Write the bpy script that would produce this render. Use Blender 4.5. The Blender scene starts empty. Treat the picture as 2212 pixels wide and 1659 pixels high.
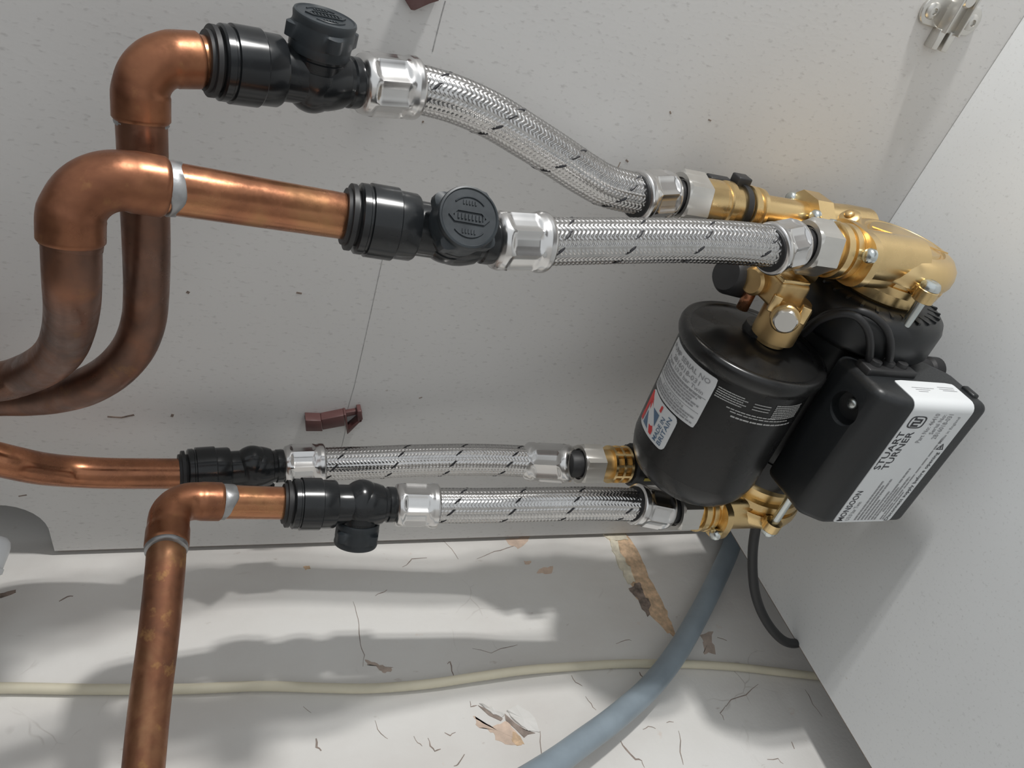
import bpy, bmesh, math, random
import numpy as np
from mathutils import Vector, Matrix

# ------------------------------------------------------------------ camera
W, H, F = 2212.0, 1659.0, 1650.0
R = np.array([[0.2660546662, 0.2875818360, -0.9200606514],
              [0.6508549438, -0.7576444803, -0.0486074432],
              [-0.7110574918, -0.5858937865, -0.3887489091]])   # rows: image right, image down, forward
CAM = np.array([0.46188253, 0.5859045, 0.53581413])
scene = bpy.context.scene
COL = scene.collection
cd = bpy.data.cameras.new('camera'); cam = bpy.data.objects.new('camera', cd); COL.objects.link(cam)
cd.sensor_width = 36.0; cd.lens = F / W * 36.0; cd.clip_start = 0.01
m = Matrix.Identity(4)
for i in range(3):
    m[i][0] = R[0][i]; m[i][1] = -R[1][i]; m[i][2] = -R[2][i]; m[i][3] = CAM[i]
cam.matrix_world = m
scene.camera = cam

# ------------------------------------------------------------------ light
w = bpy.data.worlds.new('world'); scene.world = w; w.use_nodes = True
w.node_tree.nodes['Background'].inputs[0].default_value = (0.93, 0.97, 1.0, 1)
w.node_tree.nodes['Background'].inputs[1].default_value = 0.80
def tube_lamp(name, loc, target, size, power, colour=(1, 0.985, 0.96)):
    l = bpy.data.lights.new(name, 'AREA'); l.shape = 'RECTANGLE'; l.size, l.size_y = size; l.energy = power; l.color = colour
    o = bpy.data.objects.new(name, l); COL.objects.link(o); o.location = loc
    o.rotation_euler = (Vector(target) - Vector(loc)).to_track_quat('-Z', 'Y').to_euler()
    return o
tube_lamp('room_lamp', (0.060, 1.22, 0.28), (0.07, 0.2, 0.33), (0.018, 0.06), 4.5)   # pair of upright lamps in the room
tube_lamp('room_lamp', (0.090, 1.22, 0.28), (0.10, 0.2, 0.33), (0.018, 0.06), 3.2)
vs = scene.view_settings
vs.view_transform = 'Standard'; vs.look = 'None'; vs.exposure = -0.17; vs.gamma = 1.0; vs.use_curve_mapping = False

# ------------------------------------------------------------------ pixel helpers (2212 x 1659)
def ray(px, py): return R.T @ np.array([(px - W / 2) / F, (py - H / 2) / F, 1.0])
def U(px, py, d): return CAM + ray(px, py) * d
def onplane(px, py, axis, val):
    v = ray(px, py); return CAM + v * (val - CAM[axis]) / v[axis]
IMG_DOWN, FWD = R[1], R[2]

# ------------------------------------------------------------------ materials
MATS = {}
def new_mat(name):
    mt = bpy.data.materials.new(name); mt.use_nodes = True
    nt = mt.node_tree; b = nt.nodes['Principled BSDF']; MATS[name] = mt
    return mt, nt, b
def N(nt, t, **kw):
    n = nt.nodes.new(t)
    for k, v in kw.items():
        if hasattr(n, k): setattr(n, k, v)
        else: n.inputs[k].default_value = v
    return n
def ramp(nt, fac, stops):
    r = nt.nodes.new('ShaderNodeValToRGB'); e = r.color_ramp.elements
    while len(e) < len(stops): e.new(0.5)
    for el, (p, c) in zip(e, stops): el.position = p; el.color = (*c, 1) if len(c) == 3 else c
    nt.links.new(fac, r.inputs[0]); return r.outputs[0]
def coords(nt, scale=(1, 1, 1)):
    tc = nt.nodes.new('ShaderNodeTexCoord'); mp = nt.nodes.new('ShaderNodeMapping')
    mp.inputs['Scale'].default_value = scale
    nt.links.new(tc.outputs['Object'], mp.inputs[0]); return mp.outputs[0]
def noise(nt, vec, scale, detail=4, rough=0.55, dist=0.0):
    n = N(nt, 'ShaderNodeTexNoise'); n.inputs['Scale'].default_value = scale
    n.inputs['Detail'].default_value = detail; n.inputs['Roughness'].default_value = rough
    n.inputs['Distortion'].default_value = dist
    nt.links.new(vec, n.inputs['Vector']); return n.outputs['Fac']
def mixc(nt, fac, a, b, mode='MIX'):
    mx = nt.nodes.new('ShaderNodeMix'); mx.data_type = 'RGBA'; mx.blend_type = mode
    for s, v in ((0, fac), (6, a), (7, b)):
        if hasattr(v, 'links') or isinstance(v, bpy.types.NodeSocket): nt.links.new(v, mx.inputs[s])
        elif s == 0: mx.inputs[0].default_value = v
        else: mx.inputs[s].default_value = (*v, 1)
    return mx.outputs[2]
def bump(nt, b, h, strength, dist):
    bp = nt.nodes.new('ShaderNodeBump'); bp.inputs['Strength'].default_value = strength
    bp.inputs['Distance'].default_value = dist
    nt.links.new(h, bp.inputs['Height']); nt.links.new(bp.outputs[0], b.inputs['Normal'])
def simple(name, col, rough=0.5, metal=0.0, var=0.08, nscale=60, coat=0.0, bmp=0.0):
    mt, nt, b = new_mat(name); v = coords(nt)
    f = noise(nt, v, nscale, 5)
    lo = tuple(c * (1 - var) for c in col); hi = tuple(min(1, c * (1 + var)) for c in col)
    nt.links.new(ramp(nt, f, [(0.3, lo), (0.7, hi)]), b.inputs['Base Color'])
    b.inputs['Metallic'].default_value = metal
    nt.links.new(ramp(nt, f, [(0.3, (rough * .85,) * 3), (0.7, (min(1, rough * 1.15),) * 3)]), b.inputs['Roughness'])
    b.inputs['Coat Weight'].default_value = coat
    if bmp: bump(nt, b, f, 0.5, bmp)
    return mt

def mat_melamine(name, base, dark):
    mt, nt, b = new_mat(name)
    v = coords(nt, (1, 1, 0.45))
    big = noise(nt, coords(nt), 9, 3)
    sp = noise(nt, v, 420, 2, 0.5)
    sp2 = noise(nt, v, 150, 3, 0.6)
    c = ramp(nt, big, [(0.3, tuple(x * 0.96 for x in base)), (0.7, base)])
    c = mixc(nt, ramp(nt, sp, [(0.60, (0, 0, 0)), (0.74, (0.5,) * 3)]), c, dark)
    c = mixc(nt, ramp(nt, sp2, [(0.66, (0, 0, 0)), (0.78, (0.4,) * 3)]), c, tuple(x * 0.8 for x in dark))
    dirt = noise(nt, coords(nt), 70, 4, 0.6)
    c = mixc(nt, ramp(nt, dirt, [(0.72, (0, 0, 0)), (0.78, (0.5,) * 3)]), c, (0.25, 0.18, 0.13))
    nt.links.new(c, b.inputs['Base Color']); b.inputs['Roughness'].default_value = 0.55
    bump(nt, b, sp, 0.15, 0.0003)
    return mt
mat_melamine('melamine', (0.68, 0.672, 0.66), (0.44, 0.425, 0.415))
mat_melamine('melamine_floor', (0.70, 0.715, 0.72), (0.50, 0.505, 0.505))

def mat_wall():
    mt, nt, b = new_mat('old_paint')
    v = coords(nt)
    big = noise(nt, coords(nt, (1, 1, 0.5)), 6, 5, 0.6)
    c = ramp(nt, big, [(0.3, (0.70, 0.665, 0.63)), (0.55, (0.80, 0.785, 0.755)), (0.75, (0.84, 0.83, 0.81))])
    # fine hairline cracks, broken up by a mask
    dv = N(nt, 'ShaderNodeTexNoise'); dv.inputs['Scale'].default_value = 22; nt.links.new(v, dv.inputs['Vector'])
    av = N(nt, 'ShaderNodeVectorMath', operation='MULTIPLY_ADD'); av.inputs[1].default_value = (0.035,) * 3
    nt.links.new(dv.outputs['Color'], av.inputs[0]); nt.links.new(v, av.inputs[2])
    vo = N(nt, 'ShaderNodeTexVoronoi', feature='DISTANCE_TO_EDGE'); vo.inputs['Scale'].default_value = 15
    nt.links.new(av.outputs[0], vo.inputs['Vector'])
    line = ramp(nt, vo.outputs['Distance'], [(0.0, (1, 1, 1)), (0.012, (0, 0, 0))])
    mask = ramp(nt, noise(nt, v, 9, 4, 0.65), [(0.58, (0, 0, 0)), (0.68, (0.4,) * 3)])
    lm = mixc(nt, 1.0, line, mask, 'MULTIPLY')
    c = mixc(nt, lm, c, (0.34, 0.29, 0.25))
    st = ramp(nt, noise(nt, v, 26, 5, 0.7), [(0.68, (0, 0, 0)), (0.76, (0.45,) * 3)])
    c = mixc(nt, st, c, (0.68, 0.5, 0.38))
    sp = ramp(nt, noise(nt, coords(nt, (1, 1, 0.4)), 130, 3, 0.6), [(0.7, (0, 0, 0)), (0.78, (0.5,) * 3)])
    c = mixc(nt, sp, c, (0.45, 0.38, 0.33))
    nt.links.new(c, b.inputs['Base Color']); b.inputs['Roughness'].default_value = 0.62
    inv = N(nt, 'ShaderNodeMath', operation='MULTIPLY_ADD'); inv.inputs[1].default_value = -0.6
    nt.links.new(lm, inv.inputs[0]); nt.links.new(noise(nt, v, 38, 5, 0.6), inv.inputs[2])
    bump(nt, b, inv.outputs[0], 0.4, 0.002)
mat_wall()

def mat_copper(name, base, dark, gold, tan_amt, rough):
    mt, nt, b = new_mat(name); v = coords(nt)
    n1 = noise(nt, coords(nt, (1, 1, 1)), 28, 5, 0.6, 0.4); n2 = noise(nt, v, 70, 4, 0.65)
    c = ramp(nt, n1, [(0.32, dark), (0.5, base), (0.7, gold)])
    c = mixc(nt, ramp(nt, n2, [(0.6, (0, 0, 0)), (0.72, (tan_amt,) * 3)]), c, (0.42, 0.24, 0.10))
    nt.links.new(c, b.inputs['Base Color']); b.inputs['Metallic'].default_value = 0.85
    nt.links.new(ramp(nt, n2, [(0.35, (rough * .75,) * 3), (0.7, (min(1, rough * 1.5),) * 3)]), b.inputs['Roughness'])
    bump(nt, b, n2, 0.15, 0.0006)
mat_copper('copper', (0.42, 0.18, 0.095), (0.27, 0.118, 0.066), (0.50, 0.25, 0.12), 0.4, 0.24)
mat_copper('copper_fitting', (0.275, 0.118, 0.063), (0.20, 0.082, 0.046), (0.36, 0.16, 0.082), 0.4, 0.36)
mat_copper('copper_old', (0.20, 0.105, 0.072), (0.14, 0.085, 0.066), (0.27, 0.125, 0.075), 0.3, 0.36)
mat_copper('copper_flux', (0.25, 0.11, 0.062), (0.14, 0.072, 0.05), (0.36, 0.19, 0.10), 1.0, 0.42)
simple('solder', (0.37, 0.375, 0.38), 0.42, 0.8, 0.2, 120, bmp=0.0006)
simple('brass', (0.80, 0.59, 0.30), 0.28, 1.0, 0.08, 35)
simple('brass_dull', (0.60, 0.42, 0.20), 0.38, 0.95, 0.12, 45)
simple('nickel', (0.66, 0.645, 0.61), 0.33, 0.9, 0.05, 40)
simple('ferrule_steel', (0.72, 0.71, 0.70), 0.22, 1.0, 0.04, 40)
simple('braid_steel', (0.60, 0.59, 0.58), 0.22, 1.0, 0.08, 200)
simple('zinc', (0.66, 0.70, 0.69), 0.25, 1.0, 0.06, 60)
simple('black_plastic', (0.012, 0.0135, 0.015), 0.21, 0.0, 0.25, 60)
simple('knob_plastic', (0.026, 0.032, 0.037), 0.42, 0.0, 0.25, 90)
simple('black_rubber', (0.018, 0.018, 0.019), 0.5, 0.0, 0.2, 60)
simple('tracer_black', (0.02, 0.02, 0.024), 0.45, 0.0, 0.2, 60)
simple('vessel_black', (0.010, 0.010, 0.010), 0.28, 0.0, 0.15, 40)
simple('box_black', (0.014, 0.0155, 0.017), 0.38, 0.0, 0.1, 700, bmp=0.0001)
simple('motor_black', (0.011, 0.012, 0.013), 0.38, 0.0, 0.2, 60)
simple('label_white', (0.72, 0.74, 0.75), 0.35, 0.0, 0.01, 30)
simple('label_silver', (0.66, 0.67, 0.68), 0.38, 0.0, 0.02, 30)
simple('ink_black', (0.03, 0.03, 0.035), 0.5)
simple('ink_grey', (0.30, 0.30, 0.31), 0.5)
simple('ink_pale', (0.42, 0.42, 0.41), 0.5)
simple('flag_red', (0.72, 0.045, 0.045), 0.4)
simple('flag_blue', (0.10, 0.17, 0.27), 0.4)
simple('conduit_grey', (0.29, 0.35, 0.40), 0.4, 0.0, 0.12, 30)
simple('cable_cream', (0.74, 0.69, 0.54), 0.5, 0.0, 0.06, 30)
simple('brown_plastic', (0.115, 0.053, 0.050), 0.38, 0.0, 0.15, 50)
simple('white_plastic', (0.82, 0.85, 0.88), 0.35, 0.0, 0.02, 30)
simple('raw_edge', (0.20, 0.16, 0.13), 0.8, 0.0, 0.3, 200)
simple('plaster_orange', (0.70, 0.50, 0.33), 0.8, 0.0, 0.32, 150, bmp=0.0015)
simple('plaster_pink', (0.72, 0.56, 0.45), 0.8, 0.0, 0.2, 90, bmp=0.001)
simple('plaster_pale', (0.78, 0.72, 0.58), 0.8, 0.0, 0.2, 120, bmp=0.0015)
simple('crack_dark', (0.33, 0.27, 0.235), 0.9, 0.0, 0.3, 150)
simple('burnt', (0.24, 0.19, 0.16), 0.9, 0.0, 0.6, 150)
simple('chip_brown', (0.50, 0.41, 0.35), 0.85, 0.0, 0.2, 120)
simple('flake_paint', (0.80, 0.785, 0.755), 0.6, 0.0, 0.05, 60)
simple('pencil', (0.36, 0.355, 0.35), 0.8, 0.0, 0.3, 300)
simple('arrow_yellow', (0.45, 0.36, 0.05), 0.5)
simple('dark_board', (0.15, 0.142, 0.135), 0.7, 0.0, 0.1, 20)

# ------------------------------------------------------------------ object helpers
def obj(name, verts, faces, mat, parent=None, smooth=True, sharp=None):
    me = bpy.data.meshes.new(name)
    me.from_pydata([tuple(map(float, v)) for v in verts], [], faces)
    me.materials.append(MATS[mat])
    o = bpy.data.objects.new(name, me); COL.objects.link(o)
    if smooth: me.polygons.foreach_set('use_smooth', [True] * len(me.polygons))
    if smooth and sharp is not None: me.set_sharp_from_angle(angle=math.radians(sharp))
    if parent is not None: o.parent = parent
    me.update()
    return o
def tag(o, label, cat, group=None, kind=None):
    if label: o['label'] = label
    if cat: o['category'] = cat
    if group: o['group'] = group
    if kind: o['kind'] = kind
    return o
def thing(name, label, cat, loc=(0, 0, 0), rotz=0.0, group=None):
    o = bpy.data.objects.new(name, None); COL.objects.link(o); o.empty_display_size = 0.02
    o.location = loc; o.rotation_euler = (0, 0, rotz)
    return tag(o, label, cat, group)
class Mesh:
    def __init__(s): s.v = []; s.f = []
    def add(s, v, f):
        k = len(s.v); s.v += [tuple(map(float, q)) for q in v]; s.f += [tuple(i + k for i in q) for q in f]
    def build(s, name, mat, parent=None, smooth=True, sharp=35): return obj(name, s.v, s.f, mat, parent, smooth, sharp)

def grid_faces(n, m, capa=True, capb=True):
    i = np.arange(n - 1)[:, None]; j = np.arange(m)[None, :]
    a = i * m + j; b = i * m + (j + 1) % m; c = (i + 1) * m + (j + 1) % m; d = (i + 1) * m + j
    f = np.stack([a, b, c, d], -1).reshape(-1, 4).tolist()
    if capa: f.append(list(range(m))[::-1])
    if capb: f.append([(n - 1) * m + k for k in range(m)])
    return f
def frames(P):
    P = np.asarray(P, float); T = np.gradient(P, axis=0); T /= np.linalg.norm(T, axis=1)[:, None]
    n = np.cross(T[0], [0.31, 0.2, 0.93]);
    if np.linalg.norm(n) < 1e-3: n = np.cross(T[0], [1, 0, 0])
    n /= np.linalg.norm(n); A = [n]
    for k in range(1, len(P)):
        n = A[-1] - T[k] * (A[-1] @ T[k]); A.append(n / np.linalg.norm(n))
    A = np.array(A); B = np.cross(T, A); return T, A, B
def tube(P, r, seg=24, caps=(True, True)):
    """swept tube: r scalar, (n,) or (n,seg)"""
    P = np.asarray(P, float); n = len(P); T, A, B = frames(P)
    ph = np.linspace(0, 2 * np.pi, seg, endpoint=False)
    r = np.asarray(r, float)
    if r.ndim == 0: r = np.full((n, 1), r)
    elif r.ndim == 1: r = r[:, None]
    V = P[:, None, :] + r[..., None] * (np.cos(ph)[None, :, None] * A[:, None, :] + np.sin(ph)[None, :, None] * B[:, None, :])
    return V.reshape(-1, 3).tolist(), grid_faces(n, seg, *caps)
def lathe(a, d, prof, seg=40, mod=None, ref=None, caps=(True, True)):
    a = np.asarray(a, float); d = np.asarray(d, float); d = d / np.linalg.norm(d)
    u = np.asarray(ref, float) if ref is not None else np.array([0.31, 0.2, 0.93])
    u = u - d * (u @ d); u /= np.linalg.norm(u); v = np.cross(d, u)
    ph = np.linspace(0, 2 * np.pi, seg, endpoint=False); V = []
    for k, (s, r) in enumerate(prof):
        rr = np.full(seg, r) if mod is None else mod(k, s, r, ph)
        V.append(a + d * s + rr[:, None] * (np.cos(ph)[:, None] * u + np.sin(ph)[:, None] * v))
    return np.concatenate(V).tolist(), grid_faces(len(prof), seg, *caps)
def hexmod(n):
    h = math.pi / n
    return lambda k, s, r, ph: r * math.cos(h) / np.cos((ph + h) % (2 * h) - h)
def box(c, half, ax=None):
    c = np.asarray(c, float); ax = np.eye(3) if ax is None else np.asarray(ax, float)
    V = [c + sx * half[0] * ax[0] + sy * half[1] * ax[1] + sz * half[2] * ax[2] for sx in (-1, 1) for sy in (-1, 1) for sz in (-1, 1)]
    return V, [(0, 1, 3, 2), (4, 6, 7, 5), (0, 4, 5, 1), (2, 3, 7, 6), (0, 2, 6, 4), (1, 5, 7, 3)]
def bevel_obj(name, v, f, mat, parent, width, segs=2, sharp=None):
    o = obj(name, v, f, mat, parent, smooth=False)
    bm = bmesh.new(); bm.from_mesh(o.data); bmesh.ops.recalc_face_normals(bm, faces=bm.faces)
    bmesh.ops.bevel(bm, geom=list(bm.edges), offset=width, segments=segs, profile=0.5, affect='EDGES')
    bm.to_mesh(o.data); bm.free()
    o.data.polygons.foreach_set('use_smooth', [True] * len(o.data.polygons))
    o.data.set_sharp_from_angle(angle=math.radians(sharp or 50))
    return o
def prism(poly, lift):
    """poly: list of 3D points (planar outline), lift: offset vector"""
    n = len(poly); lo = [np.asarray(p, float) for p in poly]; hi = [p + lift for p in lo]
    f = [tuple(range(n))[::-1], tuple(range(n, 2 * n))] + [(i, (i + 1) % n, n + (i + 1) % n, n + i) for i in range(n)]
    return lo + hi, f
def recalc(o):
    bm = bmesh.new(); bm.from_mesh(o.data); bmesh.ops.recalc_face_normals(bm, faces=bm.faces); bm.to_mesh(o.data); bm.free(); return o
def spline(P, per=14):
    P = [np.asarray(p, float) for p in P]; Q = [2 * P[0] - P[1]] + P + [2 * P[-1] - P[-2]]; out = []
    for k in range(1, len(Q) - 2):
        p0, p1, p2, p3 = Q[k - 1:k + 3]
        for t in np.linspace(0, 1, per, endpoint=False):
            out.append(.5 * (2 * p1 + (p2 - p0) * t + (2 * p0 - 5 * p1 + 4 * p2 - p3) * t * t + (3 * p1 - p0 - 3 * p2 + p3) * t ** 3))
    out.append(P[-1]); return np.array(out)
def resample(P, step):
    s = np.concatenate([[0], np.cumsum(np.linalg.norm(np.diff(P, axis=0), axis=1))])
    n = max(2, int(round(s[-1] / step)) + 1); t = np.linspace(0, s[-1], n)
    return np.stack([np.interp(t, s, P[:, k]) for k in range(3)], 1), t
def fillet(a, c, b, r, n=16):
    """points a .. arc .. b round the corner c"""
    a, c, b = map(lambda q: np.asarray(q, float), (a, c, b))
    d1 = (a - c) / np.linalg.norm(a - c); d2 = (b - c) / np.linalg.norm(b - c)
    ang = math.acos(np.clip(d1 @ d2, -1, 1)); t = r / math.tan(ang / 2)
    p, q = c + d1 * t, c + d2 * t; bis = (d1 + d2) / np.linalg.norm(d1 + d2); o = c + bis * r / math.sin(ang / 2)
    e1 = p - o; e2 = q - o; om = math.acos(np.clip(e1 @ e2 / r / r, -1, 1))
    return np.array([o + (math.sin((1 - k) * om) * e1 + math.sin(k * om) * e2) / math.sin(om) for k in np.linspace(0, 1, n)])

# ================================================================== the setting
YW = -0.006     # face of the old painted wall behind the cupboard
# rear wall slab
v, f = box((0.55, YW - 0.02, 0.45), (0.85, 0.02, 0.62))
wall_rear = tag(obj('wall_rear', v, f, 'old_paint', smooth=False), 'old off-white painted wall with cracked flaking paint behind the open-backed cupboard', 'wall', kind='structure')
# cupboard side panel with the pipe cut-out and the cut lower rear corner (outline in y, z)
outline = [(0.0, 1.05), (0.0, 0.83), (0.02, 0.83)]
for k in range(9):                                   # upper round of the cut-out (outside the frame)
    a = math.pi / 2 * k / 8; outline.append((0.024 + 0.034 * math.sin(a), 0.796 + 0.034 * math.cos(a)))
for k in range(9):                                   # lower round of the cut-out
    a = math.pi / 2 * k / 8; outline.append((0.022 + 0.036 * math.cos(a), 0.668 - 0.034 * math.sin(a)))
outline += [(0.0, 0.632), (0.0, -0.013), (0.02, -0.018), (0.0235, -0.037), (0.06, -0.037), (0.06, -0.15), (0.64, -0.15), (0.64, 1.05)]
poly = [np.array([0.0, y, z]) for y, z in outline]
v, f = prism(poly, np.array([-0.016, 0, 0]))
wall_side = recalc(obj('wall_side', v, f, 'melamine', smooth=False))
tag(wall_side, 'pale grey speckled cupboard side panel with a rounded cut-out at its rear edge', 'panel', kind='structure')
# brown raw rear edge strip
v, f = box((-0.008, -0.0004, 0.3095), (0.0078, 0.0004, 0.32)); obj('edge_strip', v, f, 'raw_edge', wall_side, False)
# base panel
v, f = box((0.45, 0.355, -0.008), (0.4495, 0.295, 0.008))
floor = tag(obj('floor', v, f, 'melamine_floor', smooth=False), 'pale grey speckled cupboard base board that the pump stands on', 'floor', kind='structure')
v, f = box((0.45, 0.0594, -0.008), (0.449, 0.0005, 0.0078)); obj('edge_strip', v, f, 'raw_edge', floor, False)
# the neighbouring carcass seen through the cut-out, and the room floor under the plinth
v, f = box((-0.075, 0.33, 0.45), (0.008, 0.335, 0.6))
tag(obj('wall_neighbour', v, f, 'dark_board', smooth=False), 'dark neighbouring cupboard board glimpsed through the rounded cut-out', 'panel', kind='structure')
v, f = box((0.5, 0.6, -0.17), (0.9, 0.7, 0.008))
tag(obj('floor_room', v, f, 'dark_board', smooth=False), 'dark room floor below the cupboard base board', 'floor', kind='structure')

# the rest of the cupboard round the camera: far side panel and worktop underside
v, f = box((0.958, 0.32, 0.45), (0.008, 0.32, 0.6))
tag(obj('wall_far_side', v, f, 'melamine', smooth=False), 'pale grey opposite side panel of the cupboard', 'panel', kind='structure')
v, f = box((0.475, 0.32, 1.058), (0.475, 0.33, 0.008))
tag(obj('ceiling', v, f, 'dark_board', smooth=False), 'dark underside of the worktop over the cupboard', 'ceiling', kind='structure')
# pencil lines on the side panel
def wall_strip(name, pix, width, mat, parent, axis, val, lift):
    """thin flat line drawn on a plane through pixel points"""
    P = np.array([onplane(x, y, axis, val) for x, y in pix]); out = Mesh(); n = np.zeros(3); n[axis] = 1
    L, Rr = [], []
    for k in range(len(P)):
        t = P[min(k + 1, len(P) - 1)] - P[max(k - 1, 0)]; s = np.cross(n, t); s /= np.linalg.norm(s)
        wd = width[k] if hasattr(width, '__len__') else width
        L.append(P[k] + s * wd / 2); Rr.append(P[k] - s * wd / 2)
    m = len(P); top = [q + n * lift for q in L + Rr]; base = [q - n * 0.0002 for q in L + Rr]
    f = [(k, k + 1, m + k + 1, m + k) for k in range(m - 1)]
    f += [(2 * m + k, k, k + 1, 2 * m + k + 1)[::-1] for k in range(m - 1)] + [(3 * m + k, m + k, m + k + 1, 3 * m + k + 1) for k in range(m - 1)]
    return recalc(obj(name, top + base, f, mat, parent, False))
wall_strip('pencil_line', [(962, 2), (953, 35), (943, 75), (934, 112)], 0.0007, 'pencil', wall_side, 0, 0.0, 0.0001)
wall_strip('pencil_line', [(826, 560), (815, 610), (800, 680), (782, 760), (765, 835), (752, 880), (745, 935), (738, 965)], 0.0006, 'pencil', wall_side, 0, 0.0, 0.0001)
for pts, wd in ([[(640, 632), (652, 634)], .0015], [[(1352, 345), (1357, 350)], .0012], [[(1447, 240), (1449, 246)], .001], [[(1530, 258), (1536, 261)], .001],
                [[(232, 900), (262, 902), (290, 896)], .0016], [[(403, 630), (409, 633)], .002], [[(369, 897), (375, 898)], .003], [[(905, 860), (912, 858)], .001],
                [[(668, 893), (669, 897)], .002], [[(1340, 350), (1330, 372)], .0008], [[(40, 1072), (58, 1069)], .0012], [[(912, 262), (915, 264)], .0014]):
    wall_strip('dirt_mark', pts, wd, 'burnt', wall_side, 0, 0.0, 0.00012)

# cracks, chips and lifted flakes of the old paint on the rear wall
def chip(name, pix, mat, lift, slump=None, base=-0.0003):
    n = np.array([0, 1.0, 0]); P = [onplane(x, y, 1, YW) for x, y in pix]; m = len(P)
    c = sum(P) / m
    top = []
    for k, p in enumerate(P):
        l = lift if slump is None else lift * slump[k % len(slump)]
        top.append(p + n * l)
    v = top + [p + n * base for p in P] + [c + n * (np.mean([t[1] for t in top]) - YW)]
    f = [(k, (k + 1) % m, 2 * m) for k in range(m)] + [(m + k, m + (k + 1) % m, (k + 1) % m, k) for k in range(m)]
    return recalc(obj(name, v, f, mat, wall_rear, False))
def rough_outline(pix, seed, amp, sub=4):
    rnd = random.Random(seed); out = []
    for k in range(len(pix)):
        (x0, y0), (x1, y1) = pix[k], pix[(k + 1) % len(pix)]
        for j in range(sub):
            t = j / sub; out.append((x0 + (x1 - x0) * t + rnd.uniform(-amp, amp), y0 + (y1 - y0) * t + rnd.uniform(-amp, amp)))
    return out
# the long orange-brown scar that runs away from the panel
chip('plaster_scar', rough_outline([(1312, 1158), (1352, 1154), (1383, 1200), (1402, 1250), (1432, 1300), (1448, 1345), (1463, 1378), (1440, 1366), (1404, 1330), (1374, 1290), (1345, 1230)], 3, 2.5), 'plaster_orange', 0.0004)
chip('plaster_scar', rough_outline([(1318, 1164), (1332, 1170), (1344, 1202), (1360, 1228), (1370, 1256), (1356, 1262), (1340, 1228), (1322, 1192)], 4, 2.5), 'plaster_pale', 0.0011)
chip('plaster_scar', rough_outline([(1357, 1270), (1378, 1258), (1392, 1282), (1405, 1310), (1400, 1330), (1376, 1296)], 5, 3), 'burnt', 0.0007)
chip('plaster_scar', rough_outline([(1300, 1157), (1348, 1152), (1355, 1166), (1325, 1170)], 15, 2), 'plaster_pale', 0.0014)
chip('plaster_scar', rough_outline([(1020, 1545), (1042, 1560), (1064, 1570), (1095, 1556), (1118, 1588), (1128, 1606), (1112, 1612), (1076, 1602), (1060, 1580), (1030, 1566)], 6, 3), 'plaster_pink', 0.0003)
chip('plaster_scar', rough_outline([(1108, 1582), (1124, 1590), (1132, 1606), (1122, 1612), (1106, 1604)], 7, 2), 'plaster_orange', 0.0005)
chip('plaster_scar', rough_outline([(1160, 1236), (1172, 1226), (1196, 1224), (1193, 1238), (1176, 1240)], 8, 2), 'plaster_pink', 0.0003)
chip('plaster_scar', rough_outline([(1132, 1212), (1148, 1213), (1146, 1218), (1134, 1219)], 9, 1.5), 'plaster_pink', 0.0003)
chip('plaster_scar', rough_outline([(1090, 1164), (1146, 1158), (1140, 1172), (1120, 1185), (1100, 1176)], 19, 2), 'plaster_pink', 0.0003)
chip('plaster_scar', rough_outline([(788, 1425), (815, 1434), (835, 1442), (848, 1441), (845, 1450), (828, 1454), (812, 1440), (794, 1436)], 10, 1.5), 'chip_brown', 0.0003)
chip('plaster_scar', rough_outline([(1512, 1372), (1540, 1362), (1542, 1410), (1524, 1416), (1520, 1394)], 11, 4), 'chip_brown', 0.0003)
chip('plaster_scar', rough_outline([(655, 1224), (668, 1222), (672, 1228), (660, 1231)], 12, 1), 'plaster_orange', 0.0003)
chip('plaster_scar', rough_outline([(0, 1282), (34, 1275), (34, 1281), (0, 1292)], 13, 1), 'burnt', 0.0003)
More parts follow.
